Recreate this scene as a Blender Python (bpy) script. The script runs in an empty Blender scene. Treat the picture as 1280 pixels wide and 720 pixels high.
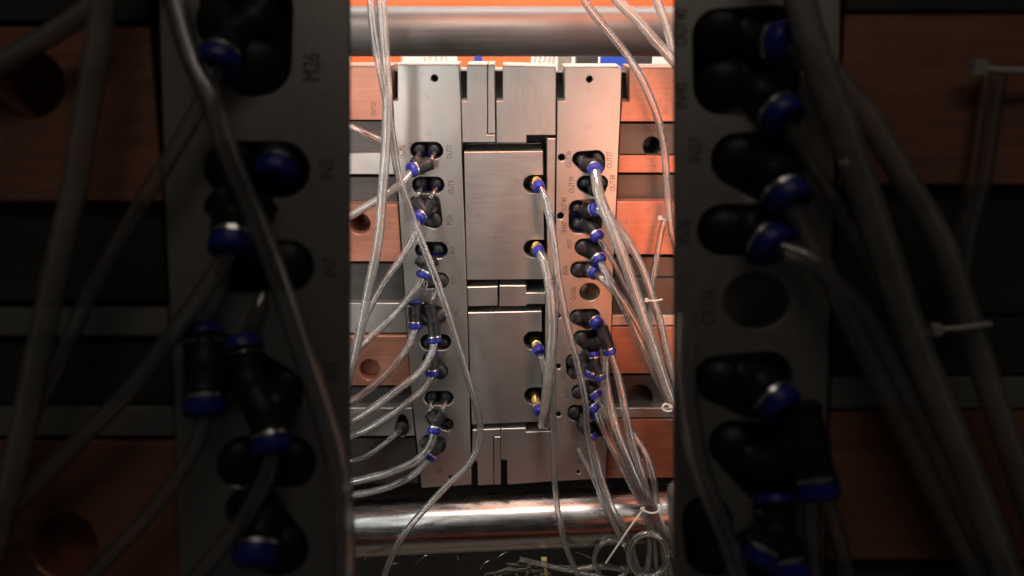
import bpy, bmesh, math, random
from mathutils import Vector
from mathutils.geometry import tessellate_polygon
random.seed(7)
S = bpy.context.scene
COL = S.collection

# ------------------------------------------------------------------ camera
F, CX, CY = 1000.0, 640.0, 360.0            # focal length and centre in photo pixels
TH = math.radians(19.9)                      # the phone looks down on the mould
D0, D1 = 0.80, 0.2525                        # metres to the mould face / to the added near copies
FWD = Vector((0, math.cos(TH), -math.sin(TH)))
RGT = Vector((1, 0, 0))
UPV = Vector((0, math.sin(TH), math.cos(TH)))
CAM = Vector((0, 0, 1.0)) - FWD * D0
cd = bpy.data.cameras.new('camera')
cam = bpy.data.objects.new('camera', cd); COL.objects.link(cam)
cam.location = CAM; cam.rotation_euler = (math.pi / 2 - TH, 0, 0)
cd.sensor_width = 36; cd.lens = 36 * F / 1280; cd.clip_start = 0.01; cd.clip_end = 50
cd.dof.use_dof = True; cd.dof.focus_distance = D0; cd.dof.aperture_fstop = 12
S.camera = cam

# ------------------------------------------------------------------ light
W = bpy.data.worlds.new('World'); S.world = W; W.use_nodes = True
W.node_tree.nodes['Background'].inputs[0].default_value = (1, .93, .86, 1)
W.node_tree.nodes['Background'].inputs[1].default_value = 0.010
def lamp(name, loc, aim, sx, sy, watts, col, spread=180):
    l = bpy.data.lights.new(name, 'AREA'); l.shape = 'RECTANGLE'; l.size = sx; l.size_y = sy
    l.energy = watts; l.color = col; l.spread = math.radians(spread)
    o = bpy.data.objects.new(name, l); COL.objects.link(o); o.location = loc
    o.rotation_euler = (Vector(aim) - Vector(loc)).to_track_quat('-Z', 'Y').to_euler()
    return o
lamp('tube_lamp', (-.03, -.22, 1.42), (0, -.01, 1.17), .42, .04, 1.35, (1, .94, .87), 150)
lamp('strip_fill', (-.20, -.38, 1.20), (.00, 0, 1.13), .035, .30, .17, (.96, .97, .95), 110)  # added unseen strip, puts bright streaks along the hoses
lamp('strip_fill', (.17, -.38, 1.20), (.00, 0, 1.13), .035, .30, .07, (1, .96, .9), 110)  # its weaker right-hand counterpart, also added out of view
lamp('warm_fill', (.20, -.38, 1.02), (.18, 0, 1.08), .10, .34, .21, (1, .29, .12), 80)  # added unseen orange source for the warm reflection in the right plate
lamp('warm_fill', (-.36, -.30, 1.14), (-.28, 0, 1.14), .12, .34, .09, (1, .32, .15), 65)  # added unseen orange source for the left blocks
lamp('warm_fill', (.05, -.09, 1.40), (.03, -.01, 1.19), .30, .04, .60, (1, .26, .11), 120)  # added unseen source giving the plate tops an orange falloff
lamp('side_strip', (-.32, -.22, 1.03), (0, -.06, .96), .04, .55, .46, (.95, .98, .96), 140)  # light added out of view to brighten the hoses from the left
lamp('side_strip', (.32, -.22, 1.03), (0, -.06, .96), .04, .55, .38, (.95, .98, .96), 140)  # light added out of view to brighten the hoses from the right
lamp('rear_lamp', (0, .10, 1.50), (0, .26, 1.22), .6, .08, 5.0, (1, .97, .92))
lamp('near_fill', (.02, -.82, 1.88), (0, -.52, 1.18), .60, .12, .32, (1, .86, .73))  # added unseen fill that lifts the near copies a little
S.view_settings.view_transform = 'Standard'; S.view_settings.look = 'None'
S.view_settings.exposure = 0; S.view_settings.gamma = 1
S.cycles.transparent_max_bounces = 40
S.cycles.max_bounces = 20
S.cycles.transmission_bounces = 16
S.cycles.caustics_refractive = False
S.cycles.caustics_reflective = False
S.cycles.use_denoising = True

# ------------------------------------------------------------------ frames: photo pixel + height above a face -> point
class Main:
    def t(s, px, py, h):
        d = s.d(px, py); return (-h - CAM.y) / d.y
    def d(s, px, py): return FWD + RGT * ((px - CX) / F) - UPV * ((py - CY) / F)
    def P(s, px, py, h=0.0): return CAM + s.d(px, py) * s.t(px, py, h)
    def px(s, px, py, h=0.0): return s.t(px, py, h) / F        # metres per pixel there
    def to2(s, p): return (p.x, p.z)
    def to3(s, u, v, w): return Vector((u, -w, v))
class Near(Main):
    def t(s, px, py, h): return D1 - h
    def to2(s, p): q = p - CAM; return (q.dot(RGT), q.dot(UPV))
    def to3(s, u, v, w): return CAM + RGT * u + UPV * v + FWD * (D1 - w)
M, N = Main(), Near()

# ------------------------------------------------------------------ materials
def mat(name, col, rough=.5, metal=0.0, bump=0.0, var=.12, stretch=(1, 1, 1), scale=60, rvar=.1, spec=.5, stain=0.0):
    m = bpy.data.materials.new(name); m.use_nodes = True
    nt = m.node_tree; L = nt.links; b = nt.nodes['Principled BSDF']
    tc = nt.nodes.new('ShaderNodeTexCoord'); mp = nt.nodes.new('ShaderNodeMapping')
    mp.inputs['Scale'].default_value = stretch; L.new(tc.outputs['Object'], mp.inputs[0])
    n1 = nt.nodes.new('ShaderNodeTexNoise'); n1.inputs['Scale'].default_value = scale; n1.inputs['Detail'].default_value = 6
    L.new(mp.outputs[0], n1.inputs['Vector'])
    n2 = nt.nodes.new('ShaderNodeTexNoise'); n2.inputs['Scale'].default_value = 22; n2.inputs['Detail'].default_value = 5
    L.new(tc.outputs['Object'], n2.inputs['Vector'])
    ad = nt.nodes.new('ShaderNodeMath'); ad.operation = 'ADD'
    L.new(n1.outputs[0], ad.inputs[0]); L.new(n2.outputs[0], ad.inputs[1])
    mr = nt.nodes.new('ShaderNodeMapRange'); mr.inputs[1].default_value = .6; mr.inputs[2].default_value = 1.4
    mr.inputs[3].default_value = 1 - var; mr.inputs[4].default_value = 1 + var
    L.new(ad.outputs[0], mr.inputs[0])
    mx = nt.nodes.new('ShaderNodeVectorMath'); mx.operation = 'SCALE'; mx.inputs[0].default_value = col
    L.new(mr.outputs[0], mx.inputs['Scale'])
    out = mx.outputs[0]
    if stain:
        n3 = nt.nodes.new('ShaderNodeTexNoise'); n3.inputs['Scale'].default_value = 95; n3.inputs['Detail'].default_value = 8
        L.new(tc.outputs['Object'], n3.inputs['Vector'])
        s3 = nt.nodes.new('ShaderNodeMapRange'); s3.inputs[1].default_value = .60; s3.inputs[2].default_value = .70
        s3.inputs[3].default_value = 0; s3.inputs[4].default_value = stain
        L.new(n3.outputs[0], s3.inputs[0])
        mm = nt.nodes.new('ShaderNodeMix'); mm.data_type = 'RGBA'
        L.new(s3.outputs[0], mm.inputs[0]); L.new(out, mm.inputs[6]); mm.inputs[7].default_value = (.10, .075, .055, 1)
        out = mm.outputs[2]
    L.new(out, b.inputs['Base Color'])
    r2 = nt.nodes.new('ShaderNodeMapRange'); r2.inputs[1].default_value = .6; r2.inputs[2].default_value = 1.4
    r2.inputs[3].default_value = max(.03, rough - rvar); r2.inputs[4].default_value = min(1, rough + rvar)
    L.new(ad.outputs[0], r2.inputs[0]); L.new(r2.outputs[0], b.inputs['Roughness'])
    b.inputs['Metallic'].default_value = metal; b.inputs['Specular IOR Level'].default_value = spec
    if bump:
        bp = nt.nodes.new('ShaderNodeBump'); bp.inputs['Strength'].default_value = bump; bp.inputs['Distance'].default_value = .0006
        L.new(n1.outputs[0], bp.inputs['Height']); L.new(bp.outputs[0], b.inputs['Normal'])
    return m
STEEL = mat('ground_steel', (.48, .46, .43), .40, .86, .014, .05, (1, 1, .06), 900, .045, stain=.12)
STEEL2 = mat('milled_steel', (.49, .475, .445), .40, .86, .014, .06, (.06, 1, 1), 700, .045, stain=.14)
DARK = mat('dark_steel', (.085, .08, .075), .42, .6, .2, .25, (.1, 1, 1), 300, .12)  # one dark base colour for recessed bars, spacers, clamps and backings
REFLECT_STEEL = mat('orange_reflection_steel', (.43, .19, .125), .42, .45, .06, .26, (.08, 1, 1), 300, .1, stain=.3)  # plain steel with an orange reflection painted into its base colour
DULL = mat('dimmed_bar_steel', (.075, .07, .066), .48, .5, .08, .2, (.03, 1, 1), 500, .1)  # upper tie bar steel, colour darkened to subdue the lamp highlight
CHROME = mat('worn_chrome', (.45, .44, .43), .27, 1, .05, .08, (.03, 1, 1), 500, .08)
BLACK = mat('black_nylon', (.012, .012, .014), .42, 0, .08, .2, (1, 1, 1), 400, .1, spec=.35)
BLUE = mat('blue_acetal', (.019, .024, .28), .36, 0, 0, .12, (1, 1, 1), 300, .06)
BRASS = mat('brass', (.72, .50, .18), .26, 1, .05, .1, (1, 1, 1), 300, .08)
SILVER = mat('nickel', (.7, .7, .72), .25, 1, 0, .08, (1, 1, 1), 300, .05)
INK = mat('engraved_ink', (.095, .08, .07), .7, 0, 0, .1)
WHITE = mat('white_nylon', (.60, .57, .50), .4, 0, 0, .05)
YELLOW = mat('yellowed_nylon', (.55, .47, .16), .4, 0, 0, .08)
ORANGE = mat('orange_paint', (.75, .16, .045), .4, 0, .05, .08)
PALE = mat('cream_paint', (.78, .74, .66), .5, 0, .03, .06)
BLUEP = mat('blue_paint', (.03, .10, .60), .4, 0, 0, .08)
LIFTED_IRON = mat('lightened_grimy_iron', (.27, .25, .20), .6, .2, .4, .5, (1, 1, 1), 120, .2)  # grimy iron, base colour lightened in place of fill light
CABLE = mat('dirty_cable', (.22, .19, .14), .5, 0, .1, .3, (1, 1, 1), 200, .1)

def hose_mat(name, tint, milk, base):
    m = bpy.data.materials.new(name); m.use_nodes = True
    nt = m.node_tree; L = nt.links; nt.nodes.clear()
    out = nt.nodes.new('ShaderNodeOutputMaterial')
    tr = nt.nodes.new('ShaderNodeBsdfTransparent'); tr.inputs[0].default_value = tint
    df = nt.nodes.new('ShaderNodeBsdfDiffuse'); df.inputs[0].default_value = base
    tl = nt.nodes.new('ShaderNodeBsdfTranslucent'); tl.inputs[0].default_value = base
    gl = nt.nodes.new('ShaderNodeBsdfGlossy'); gl.inputs['Roughness'].default_value = .10; gl.inputs[0].default_value = (1, 1, 1, 1)
    mb = nt.nodes.new('ShaderNodeMixShader'); mb.inputs[0].default_value = .45
    L.new(df.outputs[0], mb.inputs[1]); L.new(tl.outputs[0], mb.inputs[2])
    lw = nt.nodes.new('ShaderNodeLayerWeight'); lw.inputs[0].default_value = .5
    pw = nt.nodes.new('ShaderNodeMath'); pw.operation = 'POWER'; pw.inputs[1].default_value = 2.2
    L.new(lw.outputs['Facing'], pw.inputs[0])
    tc = nt.nodes.new('ShaderNodeTexCoord')
    ns = nt.nodes.new('ShaderNodeTexNoise'); ns.inputs['Scale'].default_value = 75; ns.inputs['Detail'].default_value = 4
    L.new(tc.outputs['Object'], ns.inputs['Vector'])
    nr = nt.nodes.new('ShaderNodeMapRange'); nr.inputs[1].default_value = .35; nr.inputs[2].default_value = .7
    nr.inputs[3].default_value = milk * .6; nr.inputs[4].default_value = milk * 1.5
    L.new(ns.outputs[0], nr.inputs[0])
    ma = nt.nodes.new('ShaderNodeMath'); ma.operation = 'MULTIPLY_ADD'; ma.inputs[1].default_value = .22
    L.new(pw.outputs[0], ma.inputs[0]); L.new(nr.outputs[0], ma.inputs[2])
    m1 = nt.nodes.new('ShaderNodeMixShader'); L.new(ma.outputs[0], m1.inputs[0])
    rf = nt.nodes.new('ShaderNodeBsdfRefraction'); rf.inputs['IOR'].default_value = 1.25; rf.inputs['Roughness'].default_value = .03; rf.inputs[0].default_value = tint
    m0 = nt.nodes.new('ShaderNodeMixShader'); m0.inputs[0].default_value = .45
    L.new(tr.outputs[0], m0.inputs[1]); L.new(rf.outputs[0], m0.inputs[2])
    L.new(m0.outputs[0], m1.inputs[1]); L.new(mb.outputs[0], m1.inputs[2])
    fr = nt.nodes.new('ShaderNodeFresnel'); fr.inputs[0].default_value = 1.42
    bp = nt.nodes.new('ShaderNodeBump'); bp.inputs['Strength'].default_value = .03; bp.inputs['Distance'].default_value = .001
    L.new(ns.outputs[0], bp.inputs['Height']); L.new(bp.outputs[0], gl.inputs['Normal']); L.new(bp.outputs[0], fr.inputs['Normal'])
    fa = nt.nodes.new('ShaderNodeMath'); fa.operation = 'ADD'; fa.inputs[1].default_value = .045; L.new(fr.outputs[0], fa.inputs[0])
    m2 = nt.nodes.new('ShaderNodeMixShader'); L.new(fa.outputs[0], m2.inputs[0])
    L.new(m1.outputs[0], m2.inputs[1]); L.new(gl.outputs[0], m2.inputs[2])
    L.new(m2.outputs[0], out.inputs[0])
    return m
CLEAR = hose_mat('clear_hose', (.99, .99, .985, 1), .055, (.93, .89, .84, 1))
MILKY = hose_mat('milky_hose', (.985, .98, .96, 1), .21, (.96, .91, .84, 1))
FAINT = hose_mat('faint_hose', (.99, .985, .975, 1), .03, (.86, .78, .72, 1))

# ------------------------------------------------------------------ mesh helpers
def tag(o, label=None, cat=None, group=None, kind=None):
    for k, v in (('label', label), ('category', cat), ('group', group), ('kind', kind)):
        if v: o[k] = v
    return o
def thing(name, loc, label, cat, group=None):
    o = bpy.data.objects.new(name, None); COL.objects.link(o); o.location = loc; o.empty_display_size = .01
    return tag(o, label, cat, group)
class MB:
    def __init__(s): s.v = []; s.f = []
    def add(s, vs, fs):
        k = len(s.v); s.v += [Vector(v) for v in vs]; s.f += [tuple(i + k for i in f) for f in fs]; return s
    def build(s, name, m, parent=None, smooth=False, auto=None):
        if parent is not None:
            org = parent.matrix_world.translation.copy() if parent.parent else Vector(parent.location)
            p = parent
            org = Vector((0, 0, 0))
            while p: org += Vector(p.location); p = p.parent
        else:
            c = sum(s.v, Vector()) / len(s.v); org = Vector((c.x, c.y, min(v.z for v in s.v)))
        me = bpy.data.meshes.new(name); me.from_pydata([v - org for v in s.v], [], s.f)
        bm = bmesh.new(); bm.from_mesh(me); bmesh.ops.recalc_face_normals(bm, faces=bm.faces); bm.to_mesh(me); bm.free()
        me.materials.append(m)
        if smooth:
            for p in me.polygons: p.use_smooth = True
            if auto:
                me.set_sharp_from_angle(angle=math.radians(auto))
        o = bpy.data.objects.new(name, me); COL.objects.link(o)
        if parent is not None: o.parent = parent
        else: o.location = org
        return o
def area2(p): return sum(p[i][0] * p[(i + 1) % len(p)][1] - p[(i + 1) % len(p)][0] * p[i][1] for i in range(len(p))) / 2
def inset(p, d):                              # polygon given counter-clockwise, positive d shrinks
    r = []; n = len(p)
    for i in range(n):
        a, b, c = Vector(p[i - 1]), Vector(p[i]), Vector(p[(i + 1) % n])
        e1 = (b - a).normalized(); e2 = (c - b).normalized()
        n1 = Vector((-e1.y, e1.x)); n2 = Vector((-e2.y, e2.x)); k = n1 + n2
        k = k / max(.35, k.length_squared / 2) if k.length > 1e-6 else n1
        r.append((b.x + k.x * d, b.y + k.y * d))
    return r
def prism(fr, outline, h, thick, holes=(), depth=.02, ch=.0005, under=0.0):
    mb = MB()
    o2 = [fr.to2(fr.P(x, y, h)) for x, y in outline]
    if area2(o2) < 0: o2.reverse()
    rings = [[(u, v, h) for u, v in inset(o2, ch)], [(u, v, h - ch) for u, v in o2], [(u, v, h - thick) for u, v in inset(o2, under)]]
    polys = [[Vector((u, v, 0)) for u, v, w in rings[0]]]
    n = len(o2); base = []
    for r in rings:
        base.append(len(mb.v)); mb.v += [fr.to3(*q) for q in r]
    for a in (0, 1):
        for i in range(n):
            j = (i + 1) % n; mb.f.append((base[a] + i, base[a] + j, base[a + 1] + j, base[a + 1] + i))
    for t in tessellate_polygon([[Vector((u, v, 0)) for u, v, w in rings[2]]]): mb.f.append(tuple(base[2] + i for i in t))
    idx = list(range(base[0], base[0] + n))
    for hl in holes:
        h2 = [fr.to2(fr.P(x, y, h)) for x, y in hl]
        if area2(h2) < 0: h2.reverse()
        m = len(h2)
        hr = [[(u, v, h) for u, v in inset(h2, -ch)], [(u, v, h - ch) for u, v in h2], [(u, v, h - depth) for u, v in h2]]
        hb = []
        for r in hr:
            hb.append(len(mb.v)); mb.v += [fr.to3(*q) for q in r]
        for a in (0, 1):
            for i in range(m):
                j = (i + 1) % m; mb.f.append((hb[a] + i, hb[a] + j, hb[a + 1] + j, hb[a + 1] + i))
        mb.f.append(tuple(range(hb[2], hb[2] + m)))
        polys.append([Vector((u, v, 0)) for u, v, w in reversed(hr[0])])
        idx += list(reversed(range(hb[0], hb[0] + m)))
    for t in tessellate_polygon(polys): mb.f.append(tuple(idx[i] for i in t))
    return mb
def circle(x, y, r, n=20, ry=None): return [(x + r * math.cos(2 * math.pi * i / n), y + (ry or r) * math.sin(2 * math.pi * i / n)) for i in range(n)]
def hull(cs, n=20):
    pts = sorted(set(p for c in cs for p in circle(c[0], c[1], c[2], n)))
    def half(ps):
        o = []
        for p in ps:
            while len(o) > 1 and (o[-1][0]-o[-2][0])*(p[1]-o[-2][1]) - (o[-1][1]-o[-2][1])*(p[0]-o[-2][0]) <= 1e-9: o.pop()
            o.append(p)
        return o
    a = half(pts); b = half(pts[::-1]); pts = a[:-1] + b[:-1]
    out = []
    for p in pts:
        if not out or (p[0]-out[-1][0])**2 + (p[1]-out[-1][1])**2 > .5: out.append(p)
    return out
def spline(pts, k=6):
    P = [pts[0]] + list(pts) + [pts[-1]]; o = []
    for i in range(1, len(P) - 2):
        a, b, c, d = P[i - 1], P[i], P[i + 1], P[i + 2]
        for s in range(k):
            t = s / k
            o.append(tuple(.5 * (2*b[q] + (c[q]-a[q])*t + (2*a[q]-5*b[q]+4*c[q]-d[q])*t*t + (3*b[q]-a[q]-3*c[q]+d[q])*t**3) for q in range(len(b))))
    o.append(tuple(pts[-1])); return o
def tube(mb, pts, rad, seg=12, caps=True):
    pts = [Vector(p) for p in pts]; n = len(pts)
    T = [(pts[min(i + 1, n - 1)] - pts[max(i - 1, 0)]).normalized() for i in range(n)]
    for i in range(n):
        if T[i].length < 1e-6: T[i] = T[i - 1] if i else Vector((0, 0, 1))
    u = T[0].orthogonal().normalized(); vs = []
    for i in range(n):
        u = (u - T[i] * u.dot(T[i])).normalized(); w = T[i].cross(u)
        r = rad[i] if hasattr(rad, '__len__') else rad
        vs += [pts[i] + (u * math.cos(2*math.pi*j/seg) + w * math.sin(2*math.pi*j/seg)) * r for j in range(seg)]
    fs = [(i*seg+j, i*seg+(j+1) % seg, (i+1)*seg+(j+1) % seg, (i+1)*seg+j) for i in range(n-1) for j in range(seg)]
    if caps: fs += [tuple(range(seg)), tuple(range((n-1)*seg, n*seg))]
    return mb.add(vs, fs)
def boxw(lo, hi):
    (a, b, c), (d, e, f) = lo, hi
    return MB().add([(x, y, z) for x in (a, d) for y in (b, e) for z in (c, f)], [(0,1,3,2),(4,6,7,5),(0,4,5,1),(2,3,7,6),(0,2,6,4),(1,5,7,3)])

def hose(fr, pts, wpx, label, m=CLEAR, group=None, name='clear_hose', k=6):
    """pts: (px, py, height in mm); wpx: width in photo pixels halfway along"""
    mid = pts[len(pts) // 2]; pts = list(pts)
    x0, x1, ex = (438, 842, 110) if fr is M else (0, 1280, 160)
    for e, n in ((0, 1), (-1, -2)):                     # hoses that leave the picture run on
        if name == 'clear_hose' and not (x0 < pts[e][0] < x1 and 0 < pts[e][1] < 720):
            dx, dy = pts[e][0] - pts[n][0], pts[e][1] - pts[n][1]; f = ex / math.hypot(dx, dy)
            p = (pts[e][0] + dx * f, pts[e][1] + dy * f, pts[e][2])
            pts = [p] + pts if e == 0 else pts + [p]
    q = spline(pts, k)
    r = wpx / 2 * fr.px(mid[0], mid[1], mid[2] / 1000)
    w = [fr.P(x, y, h / 1000) for x, y, h in q]
    mb = MB(); tube(mb, w, r, 14, False); n = len(w)
    k0 = len(mb.v); tube(mb, w, r * .62, 12, False)
    for e, f in ((0, 0), ((n - 1) * 14, (n - 1) * 12)):      # annular ends
        for j in range(12):
            a = e + round(j * 14 / 12) % 14; b = e + round((j + 1) * 14 / 12) % 14
            mb.f.append((a, b, k0 + f + (j + 1) % 12, k0 + f + j))
    o = mb.build(name, m, None, True, 60)
    return tag(o, label, 'hose', group)

def fitting(fr, bodies, collars, label, r=5.4, group=None, name='push_fitting', bodym=BLACK, rings=(), cat='fitting'):
    """bodies: list of (px,py,mm) paths; collars: (from, to) points; rings: thin collars seen edge-on"""
    p0 = fr.P(bodies[0][0][0], bodies[0][0][1], bodies[0][0][2] / 1000)
    t = thing(name, p0, label, cat, group); R = r / 1000 * (1.08 if fr is M else 1)
    for b in bodies:
        mb = MB()
        q = spline([(x, y, h) for x, y, h in b], 5)
        w = [fr.P(x, y, h / 1000) for x, y, h in q]
        n = len(w); rad = [R * (1.0 + .10 * (i % 5 == 0)) for i in range(n)]
        d0 = (w[0] - w[1]).normalized(); d1 = (w[-1] - w[-2]).normalized()
        w = [w[0] + d0 * R * .35] + w + [w[-1] + d1 * R * .3]; rad = [R * .75] + rad + [R * .8]
        tube(mb, w, rad, 16)
        mb.build('body', bodym, t, True, 50)
    for a, b in collars:
        A = fr.P(a[0], a[1], a[2] / 1000); B = fr.P(b[0], b[1], b[2] / 1000)
        d = (B - A).normalized()
        sl = MB(); tube(sl, [B - d * R * .75, B - d * R * .70, B - d * R * .48, B - d * R * .44], [R * .9, R * 1.06, R * 1.06, R * .9], 18)
        sl.build('sleeve', SILVER, t, True, 40)
        c = MB()
        tube(c, [B - d * R * .46, B - d * R * .42, B + d * R * .15, B + d * R * .35, B + d * R * .42, B + d * R * .40], [R * .8, R * 1.08, R * 1.10, R * 1.0, R * .85, R * .62], 20)
        c.build('collar', BLUE, t, True, 40)
    return t

def text(fr, s, px, py, hpx, parent, rot=90, h=.00015, sx=.68):
    cu = bpy.data.curves.new('t', 'FONT'); cu.body = s; cu.size = 1; cu.align_x = 'CENTER'; cu.align_y = 'CENTER'; cu.resolution_u = 3
    o = bpy.data.objects.new('t', cu); COL.objects.link(o)
    bpy.context.view_layer.update()
    me = bpy.data.meshes.new_from_object(o.evaluated_get(bpy.context.evaluated_depsgraph_get()))
    bpy.data.objects.remove(o); mb = MB()
    c, sn = math.cos(math.radians(rot)), math.sin(math.radians(rot)); k = hpx / .72
    vs = []
    for v in me.vertices:
        x, y = v.co.x * k * sx, v.co.y * k
        vs.append(fr.P(px + x * c - y * sn, py - (x * sn + y * c), h))
    mb.add(vs, [tuple(p.vertices) for p in me.polygons]); bpy.data.meshes.remove(me)
    return mb.build('engraved_marking', INK, parent)

def block(fr, outline, h, thick, m, label, name='steel_block', cat='block', holes=(), depth=.02, ch=.0006, under=0.0, group=None):
    return tag(prism(fr, outline, h, thick, holes, depth, ch, under).build(name, m), label, cat, group)

# ------------------------------------------------------------------ setting behind and below
zb = M.P(640, 690, 0).z
o = boxw((-1.2, .30, zb - .4), (1.2, .33, 1.9)).build('back_wall', PALE); tag(o, kind='structure')
o = boxw((-1.2, -.25, zb - .16), (1.2, .30, zb - .13)).build('machine_floor', LIFTED_IRON); tag(o, kind='structure')
o = boxw((-.6, .055, zb - .13), (.6, .075, M.P(640, 92, -.055).z)).build('platen_wall', DARK); tag(o, kind='structure')

# things seen in the gap between upper tie bar and mould
def gapbox(x0, x1, y0, y1, d, m, name, label, cat):
    a = M.P(x0, y1, -d); b = M.P(x1, y0, -d)
    return tag(boxw((a.x, d, a.z), (b.x, d + .02, b.z)).build(name, m), label, cat)
gapbox(572, 664, 58, 84, .20, ORANGE, 'orange_rail', 'orange painted rail behind the middle plates above the mould', 'rail')
gapbox(438, 500, 70, 78, .21, ORANGE, 'orange_rail', 'orange painted rail behind the pair of long hanging hoses', 'rail')
gapbox(752, 789, 60, 90, .16, BLUEP, 'blue_box', 'bright blue box behind the right manifold plate top', 'box')
gapbox(698, 715, 60, 90, .17, LIFTED_IRON, 'black_box', 'black box between white cables and dark clamp behind mould', 'box')
gapbox(720, 748, 60, 90, .18, DARK, 'dark_clamp', 'dark steel clamp left of the bright blue box', 'clamp')
gapbox(792, 816, 60, 90, .18, DARK, 'dark_clamp', 'dark steel clamp right of the bright blue box', 'clamp')
gapbox(593, 602, 60, 80, .15, BLUEP, 'blue_plug', 'tiny blue plug on top edge behind the middle plates', 'plug')
for i, x in enumerate((530, 537, 544, 551, 557)):
    hose(M, [(x, 60, -140), (x + 1, 74, -135), (x + 2, 95, -130)], 2.2, 'thin white cable hanging behind the left manifold plate', WHITE, 'white cables behind left plate', 'white_cable', 3)
for i, x in enumerate((669, 675, 681, 687, 692)):
    hose(M, [(x + 3, 60, -140), (x, 74, -135), (x - 4, 95, -130)], 3, 'white cable slanting behind the middle plates near blue box', WHITE, 'white cables behind middle plates', 'white_cable', 3)
# upper background strip
a = M.P(250, 10, -.10); b = M.P(1030, -60, -.10)
tag(boxw((a.x, .10, a.z), (b.x, .13, b.z)).build('orange_beam', ORANGE), 'orange painted machine beam above the upper tie bar', 'beam')

def tiebar(p, q, rpx, label, h=0.0, m=CHROME):
    A = M.P(*p, h); B = M.P(*q, h); r = rpx * M.px((p[0]+q[0])/2, (p[1]+q[1])/2, h)
    mb = MB(); tube(mb, [A.lerp(B, i / 8) for i in range(9)], r, 64)
    return tag(mb.build('tie_bar', m, None, True, 40), label, 'tie bar')
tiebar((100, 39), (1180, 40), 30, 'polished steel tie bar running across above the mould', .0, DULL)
tiebar((100, 675.3), (1180, 626.7), 36, 'polished steel tie bar below the mould with red reflection', .0)
a = M.P(300, 775, .10); b = M.P(980, 738, .10)
tag(boxw((a.x, -.12, a.z), (b.x, -.10, b.z)).build('orange_sill', ORANGE), 'orange painted sill in front of the lower tie bar', 'sill')

# ------------------------------------------------------------------ central mould plates
T = .045
PL = [hull([(523,188.5,11),(543,188.5,11)]), hull([(525,231.5,10.5),(545,231.5,10.5)]),
      hull([(522,254,10),(543,276,10),(524,270,10),(541,253,9)]), hull([(529,313,10.5),(549,313,10.5)]),
      hull([(531,351,10),(551,351,10)]), hull([(527,386,9),(551,394,10)]), hull([(535,428,10),(554,428,10)]),
      hull([(538,450,10),(549,464,11)]), hull([(539,498,9),(558,498,9)]), hull([(541,525,8),(559,531,8)]), hull([(536,552,9),(547,557,10)])]
lp = thing('manifold_plate', M.P(556, 606, 0), 'tall steel manifold plate marked OUT7 and OUT9 with black fittings', 'plate')
prism(M, [(497,81),(573,81),(575.5,125),(577,200),(581,300),(584,400),(586.5,500),(589,606),(527,610),(513.5,480),(507,380),(498.5,250),(491,126),(497,126)], 0, T,
      PL + [circle(543,98,4.6,14), circle(563,597,3,10)], .040).build('plate_body', STEEL, lp)
for s, x, y, hp in (('OUT6',504,190,7),('OUT7',562,190,7),('OUT9',564,234,7),('M26',562,275,7.5),('IN3',566,313,6),('IN7',567,351,6),('IN5',570,392,5),('OUT5',512,234,5)):
    text(M, s, x, y, hp, lp)
text(M, '06', 549, 588, 7, lp)
PR = [hull([(725,199,9.5),(746,198,10),(733,206,9.5),(747,207,9)]), hull([(731,230,10),(750,229,10),(737,234,10),(748,236,9)]),
      hull([(721.5,261,10.5),(744,259,10),(722,281,11),(742,282,10)]), hull([(729,309,10.5),(746,308,10),(738,315,9)]),
      hull([(723,337,10),(743,337,10)]), circle(737,365,12.8,24,11.2), hull([(721,396,9),(741,395,9),(735,403,9)]),
      hull([(726,422,9),(748,421,9),(740,434,9)]), hull([(717,452,10),(718,464,10)]), hull([(723,490,9),(740,487,9)]), hull([(719,516,10),(735,518,10)]), hull([(738,533,9),(748,539,8)])]
rp = thing('manifold_plate', M.P(725, 600, 0), 'tall steel manifold plate marked OUT36 and OUT37 with round open port', 'plate')
prism(M, [(706,84),(777,84),(776,127),(774,170),(770.5,250),(766.5,335),(764.5,400),(761,500),(757,598),(691,602),(693,480),(694.5,330),(696,200),(697,126.5),(706,126.5)], 0, T,
      PR + [circle(737,99,4.2,14), circle(702,197,4.6,14), circle(700.5,270,4.4,14), circle(698,395,3.4,12), circle(698,458,3.4,12), circle(698,518,3.4,12), circle(723,590,2.5,10)], .040).build('plate_body', STEEL, rp)
for s, x, y, hp in (('OUT36',711,199,7),('OUT37',762,200,7),('OUT39',715,231,7),('OUT38',766,229,7),('OUT40',705.5,257,7),('IN40',705.5,284,7),('IN37',712,305,6),('IN36',707,338,6),('OU36',717,367,7),('IN35',704,470,6),('IN39',709,492,6)):
    text(M, s, x, y, hp, rp)
text(M, '36', 723, 578, 7, rp)

block(M, [(583.5,81),(609,81),(609,168.5),(619,168.5),(619,178),(578,178),(576.5,126),(583.5,126)], -.001, T, STEEL, 'narrow steel top plate with notched left corner beside thin key strip', 'mould_plate', 'plate')
block(M, [(610,81),(618,81),(619,167),(610,167)], -.0005, T, STEEL, 'thin steel key strip let into the top middle plate', 'key_strip', 'strip')
block(M, [(628.5,82),(695,84),(694.5,169),(658,169),(658,178.5),(621,178.5),(620.5,126),(628.5,126)], -.0005, T, STEEL, 'wide steel top plate with stepped lower edge between manifold plates', 'mould_plate', 'plate')
block(M, [(684,173),(694.5,173),(690,533),(681,533),(682,382),(684,350)], -.001, T, STEEL, 'slim vertical steel strip left of the OUT36 manifold plate', 'side_strip', 'strip')
def notch(x, y, w, ry): # open at the right-hand edge
    return [(w, y - ry)] + [(x - ry * 1.05 * math.sin(math.pi * i / 10), y - ry * math.cos(math.pi * i / 10)) for i in range(11)] + [(w, y + ry)]
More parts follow.
